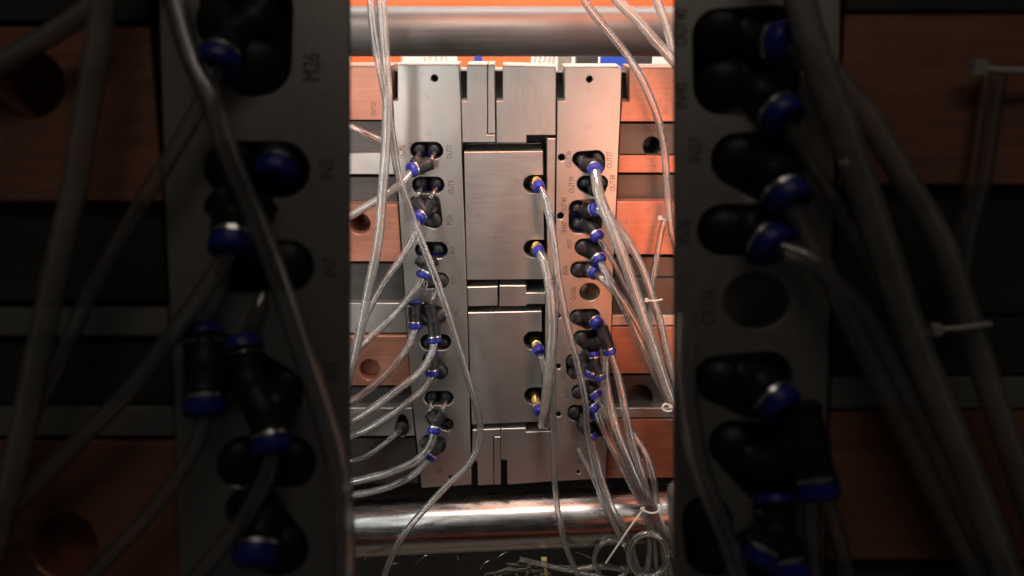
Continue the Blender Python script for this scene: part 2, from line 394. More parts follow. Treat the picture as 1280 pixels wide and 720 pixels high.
block(M, [(580,190),(678.5,189)] + notch(666,230.5,679,11.5) + notch(666,311,680,11) + [(680.5,349),(583.5,350)], -.002, T, STEEL2, 'large flat upper core block with two notches and brass fittings', 'core_block', 'block')
block(M, [(585,391),(677,389)] + notch(666,426,677,11.5) + notch(666,495,677,10.5) + [(677,527),(590,531)], -.002, T, STEEL2, 'large flat lower core block below the small T shaped latch', 'core_block', 'block')
block(M, [(584,359),(622,358),(622,382),(584.5,383)], -.002, T, STEEL2, 'small square steel slide block left of the T shaped latch', 'slide_block', 'block')
block(M, [(624.5,357),(657.5,357),(658,366),(682,366),(681.5,380),(658,380.5),(658,382.5),(624.5,383)], -.002, T, STEEL2, 'T shaped steel latch block between the two core blocks', 'latch_block', 'block')
block(M, [(591,537.5),(625.5,536),(625.5,545),(616.5,545),(617,606),(597.5,607),(597,577),(590,577)], -.001, T, STEEL2, 'narrow steel bottom plate with notch beside lower key strip', 'mould_plate', 'plate')
block(M, [(618,546),(625.5,546),(625.8,606),(618.2,606)], -.0005, T, STEEL2, 'thin steel key strip let into the bottom middle plate', 'key_strip', 'strip')
block(M, [(626.5,536),(657,535),(658,540),(691,539),(690.5,602),(634.5,606),(634,575),(626.5,575)], -.0005, T, STEEL2, 'wide steel bottom plate below the lower core block', 'mould_plate', 'plate')
for x0, x1, y, wh in ((489, 497, 88, 'beside the block marked OUT25'), (573, 583, 88, 'between OUT7 plate and narrow top plate'), (619, 628, 88, 'between key strip and wide top plate'), (695, 706, 90, 'between wide top plate and OUT36 plate'), (777, 787, 90, 'between OUT36 plate and orange block')):
    block(M, [(x0 - 3, y), (x1 + 3, y), (x1 + 3, 140), (x0 - 3, 140)], -.028, .02, DARK, 'dark recessed spacer bar in the top notch ' + wh, 'spacer_bar', 'bar', group='spacer bars in the top notches')

# ------------------------------------------------------------------ stacked clamp blocks at both sides
def sb(pts, h, m, label, holes=(), **k): return block(M, pts, h, .05, m, label, 'clamp_block', 'block', holes, **k)
b = thing('clamp_block', M.P(460, 150, 0), 'orange tinted steel clamp block marked OUT25 behind the hanging hoses', 'block')
prism(M, [(290,83),(488,83),(489.5,150),(290,150)], -.001, .05).build('block_body', REFLECT_STEEL, b); text(M, 'OUT25', 467, 136, 6, b, h=-.0008)
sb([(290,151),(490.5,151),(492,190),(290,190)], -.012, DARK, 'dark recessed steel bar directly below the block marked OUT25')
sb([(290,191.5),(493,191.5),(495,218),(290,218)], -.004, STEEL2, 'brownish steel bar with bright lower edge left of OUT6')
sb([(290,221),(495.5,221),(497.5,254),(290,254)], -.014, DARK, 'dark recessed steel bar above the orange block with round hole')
sb([(290,256),(497,256),(502,327),(290,327)], -.001, REFLECT_STEEL, 'orange steel clamp block with one round hole left of M26', [circle(450,280,13,24)], depth=.046)
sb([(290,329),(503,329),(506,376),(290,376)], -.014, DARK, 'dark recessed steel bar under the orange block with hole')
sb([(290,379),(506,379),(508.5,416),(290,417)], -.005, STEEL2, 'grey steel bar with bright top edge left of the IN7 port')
sb([(290,420),(509,420),(513,482),(290,482)], -.001, REFLECT_STEEL, 'reddish steel clamp block with grey round hole behind curving hoses', [circle(462,462,13,24)], depth=.012)
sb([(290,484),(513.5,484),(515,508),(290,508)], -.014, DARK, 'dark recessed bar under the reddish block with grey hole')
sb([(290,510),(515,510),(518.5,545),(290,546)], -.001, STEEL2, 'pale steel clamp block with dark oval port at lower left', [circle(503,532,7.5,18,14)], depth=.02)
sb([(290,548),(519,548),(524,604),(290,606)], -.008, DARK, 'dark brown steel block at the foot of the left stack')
sb([(787,85),(990,85),(990,152),(775.5,152),(777.5,127),(787,127)], -.001, REFLECT_STEEL, 'orange steel clamp block at top of right stack with notched corner')
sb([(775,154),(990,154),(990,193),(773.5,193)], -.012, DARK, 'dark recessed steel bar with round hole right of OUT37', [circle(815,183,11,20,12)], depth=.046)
sb([(773.5,194.5),(990,194.5),(990,216),(772.5,216)], -.008, REFLECT_STEEL, 'recessed orange bar with pale lower edge right of OUT38')  # orange reflection on this bar is painted as its colour
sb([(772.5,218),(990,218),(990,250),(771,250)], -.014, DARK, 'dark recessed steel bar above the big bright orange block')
sb([(771,252),(990,252),(990,319),(768,318)], -.001, REFLECT_STEEL, 'bright orange steel clamp block right of OUT40 behind hoses')
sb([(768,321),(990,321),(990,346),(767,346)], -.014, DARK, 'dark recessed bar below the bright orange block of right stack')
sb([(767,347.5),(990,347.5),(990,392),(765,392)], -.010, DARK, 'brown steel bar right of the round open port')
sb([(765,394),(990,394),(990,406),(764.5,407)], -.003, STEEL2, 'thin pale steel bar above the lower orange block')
sb([(764.5,409),(990,408),(990,467),(762.5,467)], -.001, REFLECT_STEEL, 'lower orange steel clamp block behind the fanned clear hoses')
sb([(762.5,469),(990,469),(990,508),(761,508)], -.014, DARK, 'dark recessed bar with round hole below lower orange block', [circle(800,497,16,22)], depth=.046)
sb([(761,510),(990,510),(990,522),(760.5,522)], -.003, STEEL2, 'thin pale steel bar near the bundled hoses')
sb([(760.5,524),(990,524),(990,596),(757.5,598)], -.004, REFLECT_STEEL, 'brownish orange block with slot at foot of right stack', [[(796,556),(808,556),(808,574),(796,574)]], depth=.02)

# ------------------------------------------------------------------ fittings on the central plates
def el(x, y, label, dy=6, dx=0, r=5.6):   # elbow standing in a pocket, collar turned downwards
    fitting(M, [[(x, y - 3, -30), (x, y - 3, -10), (x + dx * .5, y + dy * .3, -8)]], [((x + dx * .4, y, -18), (x + dx, y + dy - 1, -14))], label, r)
def yfit(ins, mid, outp, label, r=6.0, fr=M, rings=False, extra=()):
    bodies = [[i, mid] for i in ins] + [[mid, outp]] + list(extra)
    dirv = lambda a, b: tuple(b[k] + (b[k] - a[k]) * .12 for k in range(3))
    fitting(fr, bodies, [(mid, dirv(mid, outp))] + [(mid, dirv(mid, i)) for i in ins] * rings, label, r, name='y_fitting')
def st(fr, x0, y0, h0, x1, y1, h1, label, m=FAINT, w=6): hose(fr, [(x0, y0, h0), ((x0+x1)/2, (y0+y1)/2, (h0+h1)/2 + 2), (x1, y1, h1)], w, label, m, None, 'hose_stub', 4)
el(524,186,'elbow fitting in the pocket beside OUT6'); el(543,186,'elbow fitting in the pocket beside OUT7')
st(M,524,191,-3,520,201,6,'short hose stub from the OUT6 port into its Y fitting'); st(M,543,191,-3,537,203,6,'short hose stub from the OUT7 port into its Y fitting')
yfit([(520,200,7),(537,204,7)],(526,209,12),(515.5,212,18),'black Y fitting with blue collar joining OUT6 and OUT7')
el(526,229,'elbow fitting in the pocket left of OUT9'); el(546,229,'elbow fitting in the pocket right beside OUT9')
st(M,526,235,-3,521,247,4,'short hose stub left of OUT9 going down'); st(M,545,235,-3,538,248,4,'short hose stub beside OUT9 going down')
yfit([(521,251,5),(538,252,5)],(531,264,9),(524,271,15),'black Y fitting with blue collar left of the M26 marking')
fitting(M, [[(543,274,-18),(543,275,-2)]], [], 'plain round black plug beside the M26 marking', 6.2)
el(529,311,'elbow fitting in the pocket left of IN3'); el(549,311,'elbow fitting in the pocket right beside IN3')
yfit([(525,324,4),(541,325,4)],(534,333,9),(529,343,13),'black Y fitting with large blue collar below IN3', 6.0)
fitting(M, [[(552,350,-18),(552,350,-2)]], [], 'plain round black plug beside the IN7 marking', 6.6)
fitting(M, [[(533,352,-18),(533,352,-3)]], [], 'round black plug left of IN7 behind blue collar', 6.2)
fitting(M, [[(518,379,10),(518.5,392,13),(519,404,16)]], [((519,400,15),(519,408,17)),((518,385,11),(518,378,9))], 'upright black straight coupling with blue collars on the left plate edge', 5.8, name='straight_coupling')
yfit([(537,383,8),(552,392,2)],(541,402,12),(543.5,423,17),'black Y fitting below the IN7 port with blue collar and hose', 5.8, extra=([(527,398,6),(541,402,12)],))
el(535,428,'elbow fitting in pocket left of the long crossing hose',5); el(555,428,'elbow fitting in pocket touching the long crossing hose',5)
fitting(M, [[(540,443,3),(541,454,8),(540,463,12)],[(550,463,-16),(550,464,0)]], [((540,459,11),(540,467,13)),((540,449,5),(540,442,2))], 'black coupling with blue collar below the IN5 pockets', 6.0, name='straight_coupling')
el(539,495,'left elbow fitting in the narrow pocket near the plate foot',5); el(558,495,'right elbow fitting in the narrow pocket near the plate foot',5)
st(M,539,501,-3,538,514,4,'left hose stub above the lowest Y fitting'); st(M,557,501,-3,553,514,4,'right hose stub above the lowest Y fitting')
yfit([(538,517,5),(552,518,5)],(544,528,10),(542.5,538,15),'lowest black Y fitting on the left plate with blue collar')
el(561,528,'small blue collared elbow right of the lowest Y fitting',4)
fitting(M, [[(549,548,2),(546,558,6),(538,568,12)],[(532,552,-14),(532,553,0)]], [((543,562,9),(536,572,14))], 'bottom black elbow with blue collar near the 06 stamp', 5.8)
fitting(M, [[(503,532,-16),(502,536,2)]], [], 'dark oval plug in the pale block left of the plate', 6.5)
# right plate
el(727,200,'elbow fitting in the pocket beside OUT36',5); el(747,197,'elbow fitting in the pocket beside OUT37',6)
yfit([(730,204,-2),(747,203,0)],(741,207,6),(744,212,14),'Y fitting with bright blue collar between OUT36 and OUT37')
el(731,229,'elbow fitting in the pocket beside OUT39',5); el(752,227,'elbow fitting in the pocket beside OUT38',9,2)
fitting(M, [[(740,232,-8),(744,238,2)]], [], 'black body between OUT39 and OUT38 under the white hose', 5.6)
el(721,261,'round black elbow fitting beside OUT40',3); el(722,281,'round black elbow fitting beside IN40',3)
fitting(M, [[(731,262,-4),(738,265,4),(742,261,8)]], [((738,263,6),(745,261,12))], 'black elbow with blue collar right of OUT40', 5.8)
fitting(M, [[(731,279,-4),(739,284,5),(744,290,9)]], [((741,287,7),(747,296,13))], 'black elbow with blue collar right of IN40', 5.8)
fitting(M, [[(728,309,-14),(729,309,-1)],[(737,311,-4),(744,315,5),(747,319,9)]], [((744,316,8),(749.5,325,14))], 'black elbow with bright blue collar right of IN37', 6.0)
fitting(M, [[(723,337,-14),(724,337,-1)],[(730,336,-4),(738,338,5),(740,338,8)]], [((737,337,7),(743.5,341,12))], 'black elbow with small blue collar right of IN36', 6.0)
fitting(M, [[(721,396,-14),(721,396,-1)],[(730,394,-6),(740,398,4)]], [((740,396,5),(746,404,12))], 'black fitting cluster with blue collar under the open port', 6.0)
fitting(M, [[(726,422,-14),(726,422,-1)],[(733,428,-4),(742,430,5),(752,425,10)],[(752,410,10),(757,424,14),(761,436,16)]], [((759,430,15),(762,440,17))], 'big black Y fitting overhanging the right plate edge', 6.0, name='y_fitting')
fitting(M, [[(717,450,-14),(717,450,-1)],[(718,465,-14),(718,465,-2)]], [], 'pair of black plugs under the grey crossing hose', 6.0)
fitting(M, [[(742,444,6),(743,456,9),(738,464,9)],[(743,456,9),(750,468,12)],[(730,448,2),(737,440,4)]], [((740,460,9),(737,468,10)),((747,463,11),(751,472,13)),((743,450,8),(742,442,6))], 'black Y fitting with three blue collars below the overhanging one', 5.6, name='y_fitting')
fitting(M, [[(722,490,-14),(722,490,-1)],[(733,478,-6),(738,484,4),(742,488,7)]], [((738,484,6),(745,494,10))], 'black elbow with blue collar beside IN39', 5.8)
fitting(M, [[(717,515,-14),(717,515,-1)],[(733,500,-4),(740,505,5)]], [((737,502,5),(745,510,10))], 'black elbow with blue collar just below the IN39 one', 5.8)
fitting(M, [[(726,521,-6),(728,531,2),(736,540,6)]], [((733,536,5),(740,547,9))], 'black elbow with blue collar at the foot of the right plate', 5.6)
fitting(M, [[(747,517,4),(757,534,12),(766,549,14)]], [((762,543,13),(768,556,15)),((752,527,8),(747,518,4))], 'long black coupling slanting over the lower right plate edge', 6.2, name='straight_coupling')
# brass barbs in the core block notches
for y, hh, lb in ((228,14,'upper notch of the upper core block'),(309,14,'lower notch of the upper core block'),(432,14,'upper notch of the lower core block'),(507,14,'lower notch of the lower core block')):
    top = {228: 229, 309: 310, 432: 424, 507: 491}[y]
    t = fitting(M, [[(666.5, top, -22), (668, top + 2, -6), (671, y - 1, 8)]], [], 'brass nipple with blue collar in the ' + lb, 4.1, name='brass_fitting', bodym=BRASS)
    p = M.P(673, y + 4, .013); d = (p - M.P(670, y - 4, .004)).normalized()
    mb = MB(); tube(mb, [p - d * .006, p - d * .0058, p - d * .0022, p - d * .002], [.004, .0052, .0052, .004], 6); mb.build('hex_nut', BRASS, t)
    mb = MB(); tube(mb, [p - d * .0018, p - d * .0015, p + d * .004, p + d * .006, p + d * .0064], [.0045, .0056, .0058, .005, .0035], 18); mb.build('collar', BLUE, t, True, 40)

# ------------------------------------------------------------------ hoses on the central mould
hose(M, [(462,-30,70),(465,20,66),(471,65,62),(480,110,58),(488,155,52),(497,215,46),(511,258,42),(522,290,42),(538,330,44),(556,380,46),(575,440,46),(590,490,44),(599,522,42),(599,550,42),(586,580,44),(560,606,50),(535,632,55),(508,664,58),(488,700,60),(470,750,60)], 9, 'long clear hose crossing the OUT7 plate and swinging back at the foot')
hose(M, [(475,-30,66),(478,20,62),(481,70,58),(484,115,56),(483,170,56),(478,240,58),(473,300,62),(463,350,64),(451,410,64),(442,450,60),(425,510,50)], 12.5, 'thick milky hose hanging straight down past the OUT25 block', MILKY)
hose(M, [(515,214,19),(502,229,28),(484,243,36),(458,258,40),(438,270,40),(400,290,40)], 10.5, 'bright milky hose leaving the OUT6 Y fitting to the left', MILKY)
hose(M, [(400,142,20),(438,158,22),(460,168,22),(482,178,18),(500,190,8)], 8, 'faint hose passing below the OUT25 block towards OUT6', FAINT)
hose(M, [(523,274,16),(516,297,24),(502,322,32),(486,345,36),(468,374,38),(457,396,38),(445,425,36),(425,465,30)], 9.3, 'clear hose from the collar beside M26 down left')
hose(M, [(528,347,14),(517,364,22),(496,390,30),(470,415,34),(452,432,34),(430,452,30),(400,480,25)], 9.8, 'clear hose from the large collar below IN3 down left')
st(M,533,350,8,528,378,6,'short stub between the large collar and the IN7 pocket'); st(M,547,358,-1,538,381,7,'short stub under the long crossing hose')
hose(M, [(519,411,17),(512,431,23),(500,448,28),(480,470,32),(456,491,34),(436,503,32),(400,520,28)], 9.8, 'clear hose from the straight coupling curving left')
hose(M, [(543.5,427,18),(538,446,24),(525,465,30),(504,482,34),(480,500,36),(456,517,36),(436,528,34),(400,545,28)], 10.3, 'clear hose from the Y fitting below IN7 curving left')
hose(M, [(540,470,13),(530,486,20),(511,502,26),(486,520,30),(460,536,30),(436,546,28),(400,560,24)], 9.3, 'clear hose from the coupling below the IN5 pockets')
hose(M, [(502,537,4),(490,547,10),(472,561,14),(455,571,16),(430,578,16),(400,586,14)], 6.5, 'thin grey hose from the dark oval plug', FAINT)
hose(M, [(542,542,16),(537,558,22),(520,576,28),(490,590,32),(460,598,32),(436,603,30),(400,610,26)], 10.3, 'clear hose from the lowest Y fitting sweeping left')
hose(M, [(535,575,15),(524,587,20),(504,601,26),(475,612,28),(436,620,28),(400,626,24)], 9.3, 'lowest clear hose from the bottom elbow sweeping left')
# right side
hose(M, [(744,214,15),(748,240,26),(757,266,34),(768,292,40),(779,322,44),(791,356,46),(803,392,48),(816,432,48),(829,472,46),(845,515,44),(865,570,40)], 14, 'fat milky hose from the collar between OUT36 and OUT37', MILKY)
hose(M, [(746,262,13),(760,272,20),(775,288,26),(790,311,32),(803,336,36),(815,370,38),(825,402,38),(833,440,36),(845,485,34),(862,540,30)], 10.5, 'milky hose from the collar right of OUT40', MILKY)
hose(M, [(747.5,298,14),(757,312,18),(769,332,20),(785,365,22),(803,402,24),(822,445,24),(850,500,22)], 6.5, 'thin clear hose from the collar right of IN40', FAINT)
hose(M, [(750,327,15),(757,340,21),(765,356,26),(778,378,30),(792,408,34),(806,438,36),(822,474,36),(840,508,34),(865,560,30)], 11, 'clear hose from the bright blue collar right of IN37')
hose(M, [(744,342,13),(757,351,22),(775,371,30),(792,398,34),(808,428,36),(824,462,36),(842,503,34),(868,555,30)], 11, 'clear hose from the small blue collar right of IN36')
hose(M, [(715,-30,60),(733,4,58),(755,33,54),(777,60,50),(796,88,46),(811,118,42),(823,150,38),(831,190,34),(834,235,32),(840,290,30),(860,350,26)], 10, 'clear hose sweeping down across the upper tie bar right end')
hose(M, [(745,-30,72),(775,4,70),(797,25,68),(818,50,66),(840,74,64),(870,110,60)], 13, 'thick clear hose crossing the upper tie bar to the right', MILKY)
hose(M, [(808,-30,60),(824,8,58),(833,33,56),(842,68,54),(855,120,50)], 11, 'milky hose at the far right end of the upper tie bar', MILKY)
hose(M, [(842,262,20),(829,282,20),(822,315,20),(816,350,20),(812,400,18)], 8, 'faint upright hose in front of the bright orange block', FAINT)
hose(M, [(675,233,16),(682,248,24),(688,272,30),(693,305,34),(697,340,36),(703,375,36),(710,408,36),(718,440,36),(726,474,36),(732,505,36),(734,540,36),(741,575,38),(750,610,42),(763,645,46),(780,680,46)], 8.5, 'clear hose from the upper brass nipple crossing the right plate')
hose(M, [(674.5,315,16),(681,330,24),(686,352,30),(689,380,34),(690,410,34),(688,445,34),(684,480,32),(681,510,28),(678,532,20)], 12.5, 'thick milky hose from the second brass nipple hanging straight', MILKY)
hose(M, [(676,237,14),(684,262,22),(690,290,26),(695,325,28),(696,370,28),(693,420,28),(691,470,28),(691,520,30),(692,570,34),(694,610,40),(699,650,44),(708,685,44),(724,722,40),(740,750,36)], 8, 'long clear hose hanging past the lower tie bar')
hose(M, [(674.5,438,15),(679,455,20),(682,476,22),(684,505,20),(682,532,16)], 7, 'short clear hose from the third brass nipple')
hose(M, [(674.5,513,15),(677,522,18),(682,534,20),(687,520,22),(689,480,24)], 7, 'clear hose looping up from the lowest brass nipple')
B = [([(757,443,16),(757,470,18),(762,500,22),(772,540,30),(790,585,36),(808,625,40),(822,655,42),(845,700,40)],8,'clear hose from the overhanging Y fitting, left branch'),
     ([(764,443,17),(774,475,20),(781,510,26),(789,550,32),(802,592,38),(813,628,41),(830,665,42),(855,705,40)],8,'clear hose from the overhanging Y fitting, right branch'),
     ([(752,474,13),(760,505,18),(771,540,26),(786,578,34),(801,612,39),(814,638,41),(825,670,42),(840,720,40)],7.5,'clear hose from the three collared Y fitting to the tie'),
     ([(745,497,11),(756,515,18),(768,545,26),(782,580,33),(798,614,38),(811,640,40),(818,675,40),(822,730,38)],7.5,'clear hose from the IN39 elbow into the tied bundle'),
     ([(746,513,11),(752,530,18),(764,556,26),(780,588,33),(797,620,38),(809,645,40),(812,680,40),(806,730,38)],8,'clear hose from the elbow below IN39 into the tied bundle'),
     ([(768,559,15),(783,577,24),(798,598,32),(810,622,38),(816,640,40),(836,672,40),(860,700,38)],8,'clear hose from the slanting coupling into the tied bundle'),
     ([(790,540,22),(806,566,30),(815,592,36),(819,620,40),(818,640,41),(828,680,42),(834,730,40)],7.5,'clear hose bowing outwards right of the tied bundle')]
for p, w, l in B: hose(M, p, w + 1.8, l, FAINT if w < 7.9 else CLEAR)
hose(M, [(740,549,10),(744,566,16),(750,590,26),(757,612,34),(768,640,40),(785,672,42),(800,720,40)], 8, 'clear hose from the right plate foot over the lower tie bar')
hose(M, [(722,560,8),(735,585,20),(745,605,30),(756,634,38),(772,664,42),(790,700,40)], 7, 'faint hose beside the one from the right plate foot', FAINT)
ring = [(810 + 24 * math.cos(t * math.pi / 8), 694 + 27 * math.sin(t * math.pi / 8), 44 + t * .4) for t in range(-2, 17)]
hose(M, ring, 8.5, 'clear hose coiled in a loop below the tied bundle', FAINT)
ring = [(765 + 22 * math.cos(t * math.pi / 8), 700 + 25 * math.sin(t * math.pi / 8), 30 + t * .4) for t in range(6, 22)]
hose(M, ring, 7, 'faint hose arc under the white tie tail', FAINT)

# cable ties and clip
def tie(fr, loop, tail, w, label, m=WHITE):
    p = fr.P(loop[0][0], loop[0][1], loop[0][2] / 1000); t = thing('cable_tie', p, label, 'cable tie')
    r = w / 2 * fr.px(loop[0][0], loop[0][1], loop[0][2] / 1000)
    if len(loop) > 1:
        mb = MB(); tube(mb, [fr.P(x, y, h / 1000) for x, y, h in spline(loop, 5)], r, 8); mb.build('strap', m, t, True, 60)
    if tail:
        mb = MB(); tube(mb, [fr.P(x, y, h / 1000) for x, y, h in spline(tail, 5)], r * .9, 6); mb.build('tail', m, t, True, 60)
    d = r * 1.7
    boxw((p.x - d, p.y - d, p.z - d), (p.x + d, p.y + d, p.z + d)).build('head', m, t)
tie(M, [(803,637,48),(812,641,54),(821,640,52),(826,634,46),(824,628,36),(812,627,30),(803,637,48)], [(803,638,48),(788,658,54),(772,682,56),(757,704,56)], 2.6, 'white cable tie with long tail round the bundled hoses')
tie(M, [(838,507,48),(831,505,52),(828,511,52),(836,514,50),(843,510,46)], None, 3, 'small white tie on the fanned hoses at their gathering point')
tie(M, [(825,272,26),(832,275,27),(842,274,26)], None, 2.6, 'white tie strap across the bright orange block')
tie(M, [(808,375,46),(818,376,48),(828,374,47)], None, 2.4, 'white tie strap behind the fat milky hose')
tie(M, [(680,701,30),(682,712,30),(684,725,30)], [(680,701,30),(683,716,31),(686,735,30)], 4, 'yellowed cable tie standing on the dirty cable tangle', YELLOW)
# floor clutter under the lower bar
for i in range(9):
    r = random.uniform(14, 46); cx, cy = 652 + random.uniform(-16, 16), 720 + random.uniform(-5, 5); k0 = random.randrange(18)
    ring = [(cx + r * (1.2 + .25 * math.sin(t + i)) * math.cos((t + k0) * math.pi / 9), cy + r * .42 * (1 + .2 * math.cos(1.7 * t)) * math.sin((t + k0) * math.pi / 9), 14 + random.uniform(-5, 5)) for t in range(0, random.randint(9, 18))]
    hose(M, ring, 2.4 + random.random(), 'strand of the dirty cable tangle lying below the lower tie bar', CABLE, 'strands of the cable tangle', 'tangled_cable', 3)
hose(M, [(690,709,20),(720,712,24),(755,708,24),(790,713,22),(850,716,20)], 9, 'milky hose lying flat under the lower tie bar', MILKY)
for (x0, y0, x1, y1) in ((519,705,545,688),(620,698,640,689),(455,700,462,697),(488,708,500,704),(600,712,612,700),(720,690,745,702),(570,693,573,700)):
    mb = MB(); tube(mb, [M.P(x0, y0, .012), M.P((x0+x1)/2, (y0+y1)/2 - 2, .016), M.P(x1, y1, .014)], .0005, 6)
    tag(mb.build('wire_offcut', SILVER, None, True, 60), 'thin bright wire offcut lying in the dark below the tie bar', 'wire', 'wire offcuts below the tie bar')

# ------------------------------------------------------------------ added enlarged copies of the central parts, standing nearer at both sides
U = .30
def nb(pts, h, m, label, holes=(), depth=.01, name='clamp_block', thick=.022): return block(N, pts, h, thick, m, label, name, 'block', holes, depth, .0005, thick * U)
block(N, [(-230,-190),(436,-190),(436,900),(-230,900)], -.0325, .006, DARK, 'added dark backing plate behind the enlarged manifold copy marked M26', 'copy_backing_plate', 'plate', under=.002)
block(N, [(845,-190),(1510,-190),(1510,900),(845,900)], -.0325, .006, DARK, 'added dark backing plate behind the enlarged manifold copy marked OUT40', 'copy_backing_plate', 'plate', under=.002)
nl = thing('manifold_plate', N.P(330, 760, 0), 'large added copy of the steel manifold plate in front, marked M26', 'plate')
prism(N, [(192,-170),(438,-170),(438,890),(227,890),(216,480),(207,300)], 0, .030,
      [hull([(280,30,36),(325,80,38),(325,10,40)]), hull([(290,212,34),(352,212,34)]), hull([(300,333,31),(360,333,31)]), hull([(280,450,30),(345,490,32)]), hull([(308,578,32),(362,578,32)]), hull([(315,640,32),(350,685,34)])], .028, .0006, .030 * U).build('plate_body', STEEL, nl)
for s, x, y, hp in (('M26',390,84,22),('IN3',410,212,19),('IN7',413,334,18),('IN5',415,465,18)): text(N, s, x, y, hp, nl)
nr_ = thing('manifold_plate', N.P(940, 760, 0), 'large added copy of the steel manifold plate in front, marked OUT40', 'plate')
prism(N, [(842,-170),(1054,-170),(1050,100),(1043,230),(1038,400),(1034,560),(1028,890),(842,890)], 0, .030,
      [hull([(900,45,33),(970,40,32),(902,108,34),(965,112,32)]), hull([(922,200,32),(978,198,32),(950,220,28)]), hull([(904,288,31),(965,288,31)]), circle(946.5,376,41,28,35.5), hull([(898,475,29),(960,470,29),(940,495,28)]), hull([(915,556,28),(985,560,30),(955,600,28)]), hull([(884,650,30),(888,690,30)]), hull([(945,690,30),(985,700,30)])], .028, .0006, .030 * U).build('plate_body', STEEL, nr_)
for s, x, y, hp in (('OUT40',852,34,16),('IN40',852,120,17),('IN37',870,188,17),('IN36',856,290,17),('OU36',886,384,19)): text(N, s, x, y, hp, nr_)
nb([(-220,-170),(184,-170),(186,27),(-220,27)], -.006, DARK, 'added dark bar above the copied orange block with black hole')
nb([(-220,33),(186,33),(203,252),(-220,252)], -.001, REFLECT_STEEL, 'added copy of the orange block with black round hole behind near hoses', [circle(38,106,42,28)], .020)
nb([(-220,256),(203,256),(209,376),(-220,376)], -.006, DARK, 'added dark bar between the two copied near blocks')
nb([(-220,384),(210,384),(212,420),(-220,420)], -.003, STEEL2, 'added near steel bar with pale edge behind the near hoses')
nb([(-220,428),(212,428),(216,505),(-220,505)], -.006, DARK, 'added dark bar above the pale edged near block')
nb([(-220,508),(217,508),(219,546),(-220,546)], -.003, STEEL2, 'added grey near bar directly above the reddish near block')
nb([(-220,551),(219,551),(226,890),(-220,890)], -.001, REFLECT_STEEL, 'added near reddish block with grey round hole in front', [circle(80,682,41,28)], .010)
nb([(1058,-170),(1500,-170),(1500,14),(1057,14)], -.006, DARK, 'added dark bar over the large near orange block')
nb([(1056,18),(1500,18),(1500,231),(1047,231)], -.001, REFLECT_STEEL, 'large added near orange block beside the OUT40 near plate')
nb([(1047,236),(1500,236),(1500,392),(1042,392)], -.006, DARK, 'added dark brown recess bar behind the near hose bundle')
nb([(1041,396),(1500,396),(1500,468),(1040,468)], -.005, DARK, 'added dark bar above the pale strip beside the near plate')
nb([(1039,471),(1500,471),(1500,510),(1038,512)], -.003, STEEL2, 'added pale steel strip above the lower near orange block')
nb([(1038,515),(1500,513),(1500,700),(1033,700)], -.001, REFLECT_STEEL, 'lower added near orange block behind the near hose bundle')
nb([(1033,705),(1500,705),(1500,890),(1030,890)], -.006, DARK, 'added dark bar at the foot beside the near plate')
# added near fittings, left
def nf(b, c, l, r=5.3, name='push_fitting'): fitting(N, b, c, l, r, None, name)
nf([[(268,12,-6),(290,45,1),(283,66,5)],[(335,-5,-4),(318,28,0),(290,45,1)]], [((290,40,2),(273,80,8))], 'added near black Y fitting with blue collar beside M26', 6.2, 'y_fitting')
nf([[(322,88,-8),(324,90,0)]], [], 'added near round black plug beside M26', 8.6)
nf([[(290,208,-9),(290,210,-2)]], [], 'added near black plug left half of the IN3 pocket', 7.6)
nf([[(350,200,-9),(349,204,-4)]], [((350,200,-6),(345,218,-3))], 'added near elbow with deep blue collar beside IN3', 6.6)
nf([[(283,252,-2),(296,275,2),(292,292,5)],[(325,256,-2),(312,275,1),(296,290,4)]], [((296,270,4),(290,309,8))], 'added near black Y fitting with big blue collar between IN3 and IN7', 6.6, 'y_fitting')
nf([[(361,332,-8),(361,332,-1)]], [], 'added near round black plug beside IN7', 7.4)
nf([[(300,338,-8),(300,338,-2)]], [], 'added near round black plug left of IN7 under blue collar', 6.6)
nf([[(254,420,4),(256,455,6),(256,490,8)]], [((256,480,7),(256,511,9)),((255,440,5),(253,416,3))], 'added near straight coupling with blue collar on near plate edge', 6.0, 'straight_coupling')
nf([[(305,436,2),(312,480,4),(330,515,6),(338,540,7)],[(360,480,-3),(345,505,3),(335,525,6)]], [((333,525,6),(339,559,9)),((308,455,3),(304,431,1))], 'added near black Y fitting with blue collar below IN5', 5.6, 'y_fitting')
nf([[(300,575,-8),(302,578,-2)]], [], 'added near plug in the left of the lowest paired pocket', 7.0); nf([[(368,575,-8),(368,578,-2)]], [], 'added near plug in the right of the lowest paired pocket', 7.0)
nf([[(322,622,-2),(328,650,3),(322,672,6)],[(352,680,-8),(352,682,0)]], [((325,660,5),(320,696,9))], 'lowest added near black coupling with blue collar', 6.6, 'straight_coupling')
# added near fittings, right
nf([[(898,45,-8),(899,46,-1)]], [], 'added near round black plug beside OUT40', 7.2); nf([[(902,108,-8),(903,108,-1)]], [], 'added near round black plug beside IN40', 7.2)
nf([[(930,45,-4),(955,60,1),(968,58,4)]], [((955,56,3),(980,54,8))], 'added near elbow with blue collar behind the fattest near hose', 6.2)
nf([[(930,105,-4),(950,118,1),(966,130,4)]], [((955,122,3),(980,146,8))], 'added near elbow with blue collar right of IN40', 6.2)
nf([[(920,200,-8),(921,200,-1)],[(950,205,-4),(970,220,2),(978,232,5)]], [((970,222,4),(986,250,8))], 'added near elbow with bright blue collar right of IN37', 6.6)
nf([[(902,288,-8),(903,288,-1)],[(925,286,-3),(945,290,1),(955,298,4)]], [((945,290,3),(966,307,7))], 'added near elbow with blue collar right of IN36', 6.4)
nf([[(897,474,-8),(898,474,-1)],[(925,470,-3),(950,480,1),(962,494,4)]], [((952,482,3),(975,506,7))], 'added near black cluster with blue collar below the dark port', 6.2)
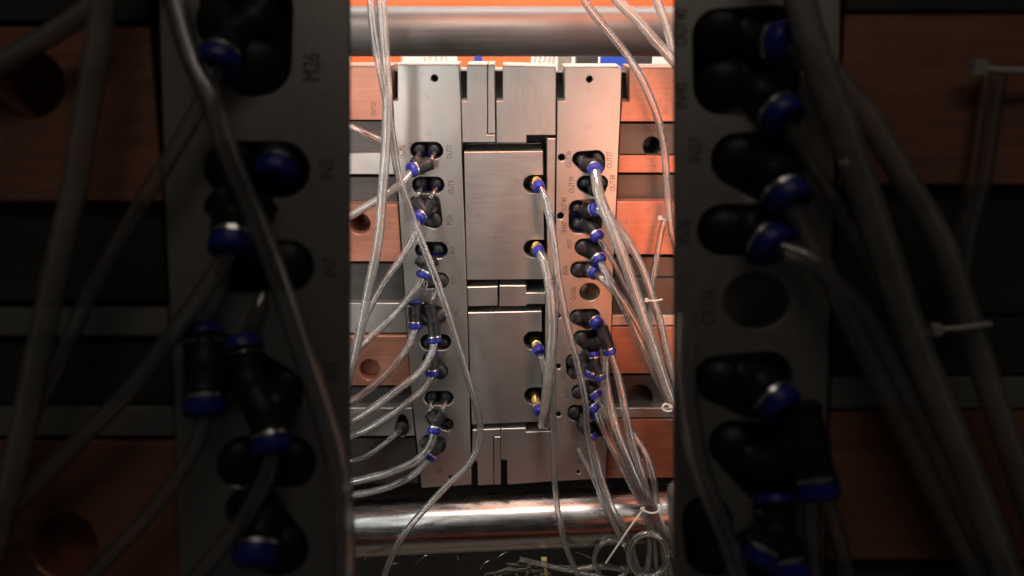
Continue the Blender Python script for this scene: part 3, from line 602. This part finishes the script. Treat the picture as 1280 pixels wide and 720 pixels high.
nf([[(914,556,-8),(915,556,-1)],[(935,570,-3),(965,580,2),(990,556,5)],[(1000,510,5),(1010,560,7),(1020,600,8)]], [((1014,575,7),(1022,615,9))], 'added near big Y fitting overhanging the near plate edge', 6.2, 'y_fitting')
nf([[(968,630,2),(970,665,4),(950,690,4)],[(970,665,4),(985,705,6)]], [((970,655,3),(967,626,1)),((958,680,4),(950,700,5)),((980,690,5),(987,716,7))], 'added near Y fitting with three blue collars at the foot', 5.8, 'y_fitting')
nf([[(884,648,-8),(884,648,-1)]], [], 'near black plug under the crossing near hose', 7.0); nf([[(890,690,-8),(890,690,-2)]], [], 'lower added near black plug under the crossing near hose', 6.4)
# added near hoses
hose(N, [(-40,104,8),(0,80,10),(60,45,12),(110,12,12),(150,-30,10)], 27, 'added near hose slanting over the copied orange block with hole', MILKY)
hose(N, [(133,-40,14),(122,60,15),(108,140,15),(92,240,15),(72,330,16),(50,430,16),(30,530,16),(5,640,16),(-25,740,14)], 32, 'wide added near hose running down the left near blocks', MILKY)
hose(N, [(208,-40,12),(235,60,13),(262,120,14),(285,190,14),(310,250,14),(345,340,15),(375,430,15),(402,510,15),(424,590,14),(430,660,13),(430,760,12)], 28, 'added near hose running diagonally across the plate marked M26')
hose(N, [(272,86,9),(240,150,10),(213,196,11),(185,240,11),(150,300,11),(110,370,10),(80,440,10),(40,520,8),(-30,640,6)], 21, 'added near hose from the collar beside M26 running down left')
hose(N, [(287,316,9),(275,335,10),(240,385,12),(200,440,13),(160,490,13),(110,540,13),(60,590,12),(20,630,12),(-30,672,10)], 24, 'added near hose from the collar between IN3 and IN7')
hose(N, [(256,518,9),(250,545,10),(238,570,11),(215,605,12),(180,650,12),(140,692,12),(95,740,11)], 21, 'added near hose from the near straight coupling')
hose(N, [(339,566,9),(335,590,10),(325,612,11),(305,650,12),(270,692,12),(225,745,11)], 23, 'added near hose from the Y fitting below IN5')
st(N,284,340,2,256,408,2,'added near hose stub above the near straight coupling',FAINT,18); st(N,330,368,-1,308,424,1,'added near hose stub below IN7',FAINT,18)
hose(N, [(983,-50,14),(997,-10,15),(1010,40,16),(1030,100,16),(1055,165,16),(1080,240,16),(1110,330,16),(1140,420,16),(1180,520,16),(1220,620,15),(1270,750,14)], 40, 'fattest added near milky hose crossing the near orange block', MILKY)
hose(N, [(985,58,8),(1030,85,9),(1065,122,10),(1100,172,11),(1140,240,12),(1175,302,12),(1200,370,12),(1222,440,12),(1245,510,12),(1290,640,12)], 33, 'added near milky hose right of the fattest one', MILKY)
hose(N, [(981,150,8),(1008,196,8),(1040,245,8),(1085,330,7),(1130,420,6),(1180,520,5),(1260,680,4)], 17, 'thin added near hose from the collar right of IN40', FAINT)
hose(N, [(987,254,9),(1012,300,10),(1038,350,12),(1070,420,13),(1110,500,14),(1150,580,14),(1200,680,13),(1235,750,12)], 26, 'added near clear hose from the bright collar right of IN37')
hose(N, [(970,308,8),(1010,325,11),(1050,362,12),(1085,402,13),(1120,470,14),(1165,560,14),(1210,650,13),(1260,750,12)], 26, 'added near clear hose from the collar right of IN36')
hose(N, [(858,392,11),(857,430,12),(857,470,12),(866,540,12),(882,605,12),(910,680,12),(935,760,12)], 26, 'added near clear hose along the inner edge of the OUT40 plate')
hose(N, [(1012,620,9),(1014,680,9),(1020,760,8)], 22, 'left added near hose from the near overhanging fitting', FAINT)
hose(N, [(1030,620,9),(1048,675,9),(1068,760,8)], 22, 'right added near hose from the near overhanging fitting', FAINT)
hose(N, [(1245,85,4),(1234,150,4),(1222,230,4),(1205,300,4),(1195,400,3)], 30, 'faint added upright hose over the large near orange block', FAINT)
tie(N, [(1222,84,7),(1245,88,8),(1275,89,7),(1310,88,6)], None, 10, 'added pale tie strap on the large near orange block')
tie(N, [(1170,412,15),(1200,410,17),(1238,405,17)], None, 7, 'added pale tie strap between the near milky hoses')
